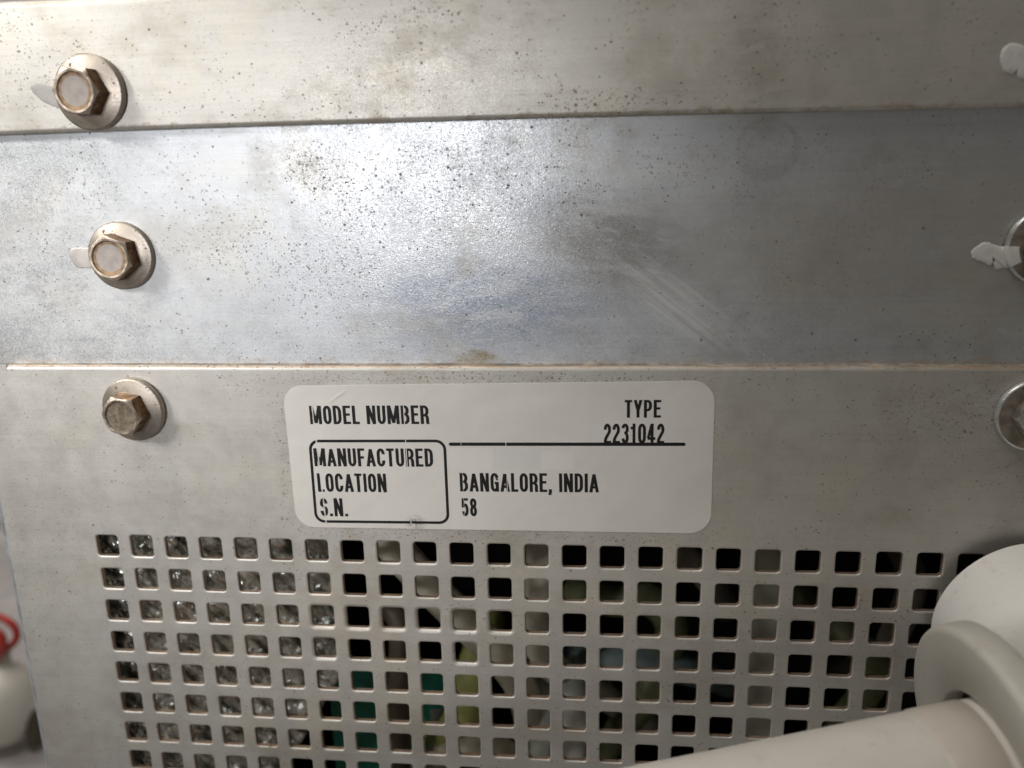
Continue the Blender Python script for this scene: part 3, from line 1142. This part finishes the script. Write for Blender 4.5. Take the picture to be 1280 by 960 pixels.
V, F = [], []
BX, BZ = 44, 60
for i in range(BX + 1):
    for j in range(BZ + 1):
        z = 12 - 104 * j / BZ
        xr = 47.6 if z > -38 else 47.6 - (-38 - z) * 0.60
        x = -18 + (xr + 18) * i / BX
        V.append((x, brk_y(x, z), z))
NB = len(V)
V += [(x, y + 1.2, z) for x, y, z in V]
for i in range(BX):
    for j in range(BZ):
        a = i * (BZ + 1) + j
        F.append((a, a + 1, a + BZ + 2, a + BZ + 1))
        F.append((NB + a, NB + a + 1, NB + a + BZ + 2, NB + a + BZ + 1))
for j in range(BZ):
    a = BX * (BZ + 1) + j
    F.append((a, a + 1, NB + a + 1, NB + a))
tag(mesh_obj("metal_bracket", V, F, M_brk, None, True), "grey-green plate with painted light patches close behind the left vent holes", "bracket")

# vertical pale bar
V, F = box(144.6, 153.6, 20, 24, -92, 20)
tag(mesh_obj("metal_bar", V, F, simple("olive_grey_bar", (0.50, 0.51, 0.42), 0.55, 0.1, 0.15, 0.1)), "upright grey-green bar seen through one column of vent holes", "bar")

# circuit board
pcb = empty("circuit_board", (55, 29, -70), "teal green circuit board behind the lower vent holes", "circuit board")
q0 = Vector((39, 25, -45.7))
ux = Vector((32.2, 9, -3.8))
uz = Vector((0, 0, -46))
nn = ux.cross(uz).normalized()
if nn.y > 0:
    nn = -nn
bp = [q0, q0 + ux, q0 + ux + uz, q0 + uz]
V = bp + [v_ - nn * 1.6 for v_ in bp]
child("board", (V, [(0, 1, 2, 3), (4, 5, 6, 7)] + [(i, (i + 1) % 4, 4 + (i + 1) % 4, 4 + i) for i in range(4)]), simple("pcb_teal", (0.03, 0.30, 0.22), 0.4, 0, 0.2, 0.2), pcb, False)
M_chip = simple("chip_pale", (0.5, 0.5, 0.46), 0.5)
for (a, b, w, h_) in ((.12, .52, .10, .08), (.55, .62, .12, .10), (.34, .30, .10, .10), (.78, .28, .10, .14)):
    c0 = q0 + ux * a + uz * b
    V = []
    for k in (0, 1.4):
        for da, db in ((0, 0), (w, 0), (w, h_), (0, h_)):
            V.append(c0 + ux * da + uz * db + nn * (k + .02))
    F = [(4, 5, 6, 7)] + [(i, (i + 1) % 4, 4 + (i + 1) % 4, 4 + i) for i in range(4)]
    child("chip", (V, F), M_chip, pcb, False)

CAB = "cables inside the cabinet"
C_cream = simple("cream_cable", (0.72, 0.67, 0.54), 0.5, 0, 0.08, 0.2)
C_pale = simple("pale_cable", (0.66, 0.63, 0.52), 0.5, 0, 0.1, 0.2)
C_grey = simple("grey_cable", (0.60, 0.61, 0.55), 0.5, 0, 0.1, 0.2)
C_yel = simple("yellow_green_cable", (0.44, 0.46, 0.16), 0.45, 0, 0.12, 0.2)
C_brown = simple("brown_cable", (0.11, 0.085, 0.06), 0.5, 0, 0.15, 0.2)
C_olive = simple("olive_cable", (0.20, 0.215, 0.11), 0.5, 0, 0.15, 0.2)
C_teal = simple("bluegrey_cable", (0.27, 0.36, 0.36), 0.45, 0, 0.12, 0.2)
C_tan = simple("tan_cable", (0.48, 0.43, 0.34), 0.5, 0, 0.1, 0.2)
C_dusty = simple("dusty_cable", (0.24, 0.21, 0.18), 0.6, 0, 0.15, 0.2)
cables = [
    ([(52.6, 16, 6.2), (62, 17, -8.3), (68.9, 18, -17.7), (76.5, 20, -27.8), (84.4, 22, -38), (90.2, 27, -52.4), (91.3, 36, -76.2), (91.2, 38, -92)], 4.3, C_cream, "thick cream cable slanting down behind the upper middle vent holes"),
    ([(93.4, 22, 11.9), (95.8, 20, -9.8), (94.6, 19, -18.2), (93.5, 21, -29.3), (97.8, 26, -43.3), (108.9, 36, -56.7), (123.3, 46, -73.8)], 3.9, C_pale, "pale beige cable hanging behind the vent just right of centre"),
    ([(103.9, 40, -51.5), (102.4, 26, -50.8), (103.4, 22, -56.2), (103, 20, -63.7), (103.5, 20, -90.6)], 4.6, C_grey, "light grey cable hanging low behind the vent"),
    ([(89.4, 36, -50.8), (95.6, 31, -56.1), (95.7, 29, -67), (90.1, 28, -81.2), (84.5, 28, -92)], 3.4, C_grey, "thin grey cable curving down beside the light grey one"),
    ([(79.5, 44, -39.8), (77.5, 31, -44.7), (76, 26, -51.7), (73.5, 24, -58.6), (63.5, 34, -76.6), (52.1, 44, -90.7)], 4.6, C_yel, "yellow-green cable bending behind the middle of the vent"),
    ([(56, 26, -27.6), (59.9, 22, -30.8), (59.5, 20, -45.7), (58.6, 20, -56.5), (57.1, 22, -74.3), (56.6, 24, -92.3)], 3.2, C_brown, "dark brown cable in front of the teal circuit board"),
    ([(102, 40, -29.6), (112.8, 34, -28.7), (122.3, 32, -27.2), (128.1, 33, -35.4), (125.5, 36, -46.9), (122.3, 32, -54.9), (116.8, 38, -67.9), (107.9, 44, -87.6)], 4.2, C_olive, "olive green cable looping behind the right middle vent holes"),
    ([(100.8, 44, -51), (112.8, 34, -46.1), (124.3, 33, -46.5), (134.6, 38, -51.2), (146.2, 48, -60.8)], 4.0, C_teal, "blue-grey cable running level behind the fourth row of holes"),
    ([(160.7, 48, -29.7), (169.2, 32, -33.9), (176.9, 27, -40.3), (174.5, 28, -51.2), (171.1, 32, -63.5), (169.4, 36, -91.8)], 3.8, C_olive, "olive green cable at the right, near the white pipe"),
    ([(55.1, 40, -85.3), (72.2, 24, -67.7), (80.7, 22, -66.2), (87.1, 30, -75.3), (92.7, 44, -90.7)], 4.4, C_tan, "tan cable arching low behind the vent below the yellow-green one"),
    ([(124.5, 36, -2), (129.7, 30, -12.8), (135.7, 32, -19.5), (143.5, 44, -35.8)], 3.6, C_dusty, "dusty brown cable behind the top row of holes"),
    ([(182.6, 40, -9.6), (184.6, 30, -19.4), (181, 28, -32.5), (179.7, 32, -40.6), (173.9, 44, -54.1)], 3.4, C_dusty, "dusty dark cable behind the far right holes"),
]
for pts_, r_, m_, lab in cables:
    loc = pts_[len(pts_) // 2]
    V, F = tube(pts_, r_)
    tag(mesh_obj("cable", V, F, m_, None, True, None, loc), lab, "cable", CAB)

# ------------------------------------------------------------------ blurred things past the left edge
V, F = box(-620, 60, 330, 336, -700, 240)
tag(mesh_obj("background_wall", V, F, simple("lilac_grey_wall", (0.50, 0.47, 0.48), 0.7, 0, 0.1, 0.01)), None, None, None, 'structure')
# red hose loop
pts_ = []
for i in range(41):
    a = math.radians(-60 + 980 * i / 40)
    k = 1 - 0.22 * math.sin(a * 0.37)
    pts_.append((-139 + 10.5 * k * math.cos(a), 120 - 4 + 8 * i / 40, -101 + (6.6 * k) * math.sin(a) + 1.2 * math.sin(a * 0.6)))
V, F = tube(pts_, 1.5, 12, 4)
tag(mesh_obj("red_hose", V, F, simple("red_rubber", (0.50, 0.045, 0.035), 0.4, 0, 0.15, 0.1), None, True, None, (-139, 120, -97)),
    "blurred coiled thin red hose beyond the panel's left edge", "hose")
# cream bottle
bot = empty("plastic_bottle", (-140, 120, -150), "blurred cream plastic bottle standing below the red hose", "bottle")
d_up = (0.14, 0, 1)
child("bottle_body", revolve((-139, 120, -146), d_up, [(0, 0.3), (0, 8), (2, 11.2), (8, 13.2), (16, 13.8), (24, 12.8), (30, 9.5), (33, 5.2), (34, 4.2)], 48), plastic("cream_plastic", (0.88, 0.85, 0.77), (0.75, 0.7, 0.62)), bot)
child("bottle_neck", revolve((-139, 120, -146), d_up, [(34, 4.2), (38, 4.2), (38.2, .2)], 32), plastic("cream_cap", (0.70, 0.66, 0.56), (0.6, 0.55, 0.45)), bot)
# shelf and dark things on it
V, F = box(-330, -40, 60, 330, -156, -152)
tag(mesh_obj("grey_shelf", V, F, simple("grey_shelf", (0.42, 0.40, 0.39), 0.7, 0, 0.15, 0.03)), "grey shelf under the blurred bottle", "shelf")
V, F = tube([(-150, 100, -131), (-140, 96, -137), (-133, 92, -147), (-125, 90, -150)], 3.2, 12)
tag(mesh_obj("power_cord", V, F, simple("dark_rubber", (0.07, 0.06, 0.05), 0.6), None, True), "dark blurred cord in front of the cream bottle", "cord")
V, F = tube([(-124, 118, -149), (-124, 119, -143), (-125, 120, -138), (-127, 121, -134)], 3.0, 12)
tag(mesh_obj("rubber_plug", V, F, simple("olive_rubber", (0.09, 0.08, 0.05), 0.6), None, True), "small dark plug shape at the blurred bottle's right", "plug")
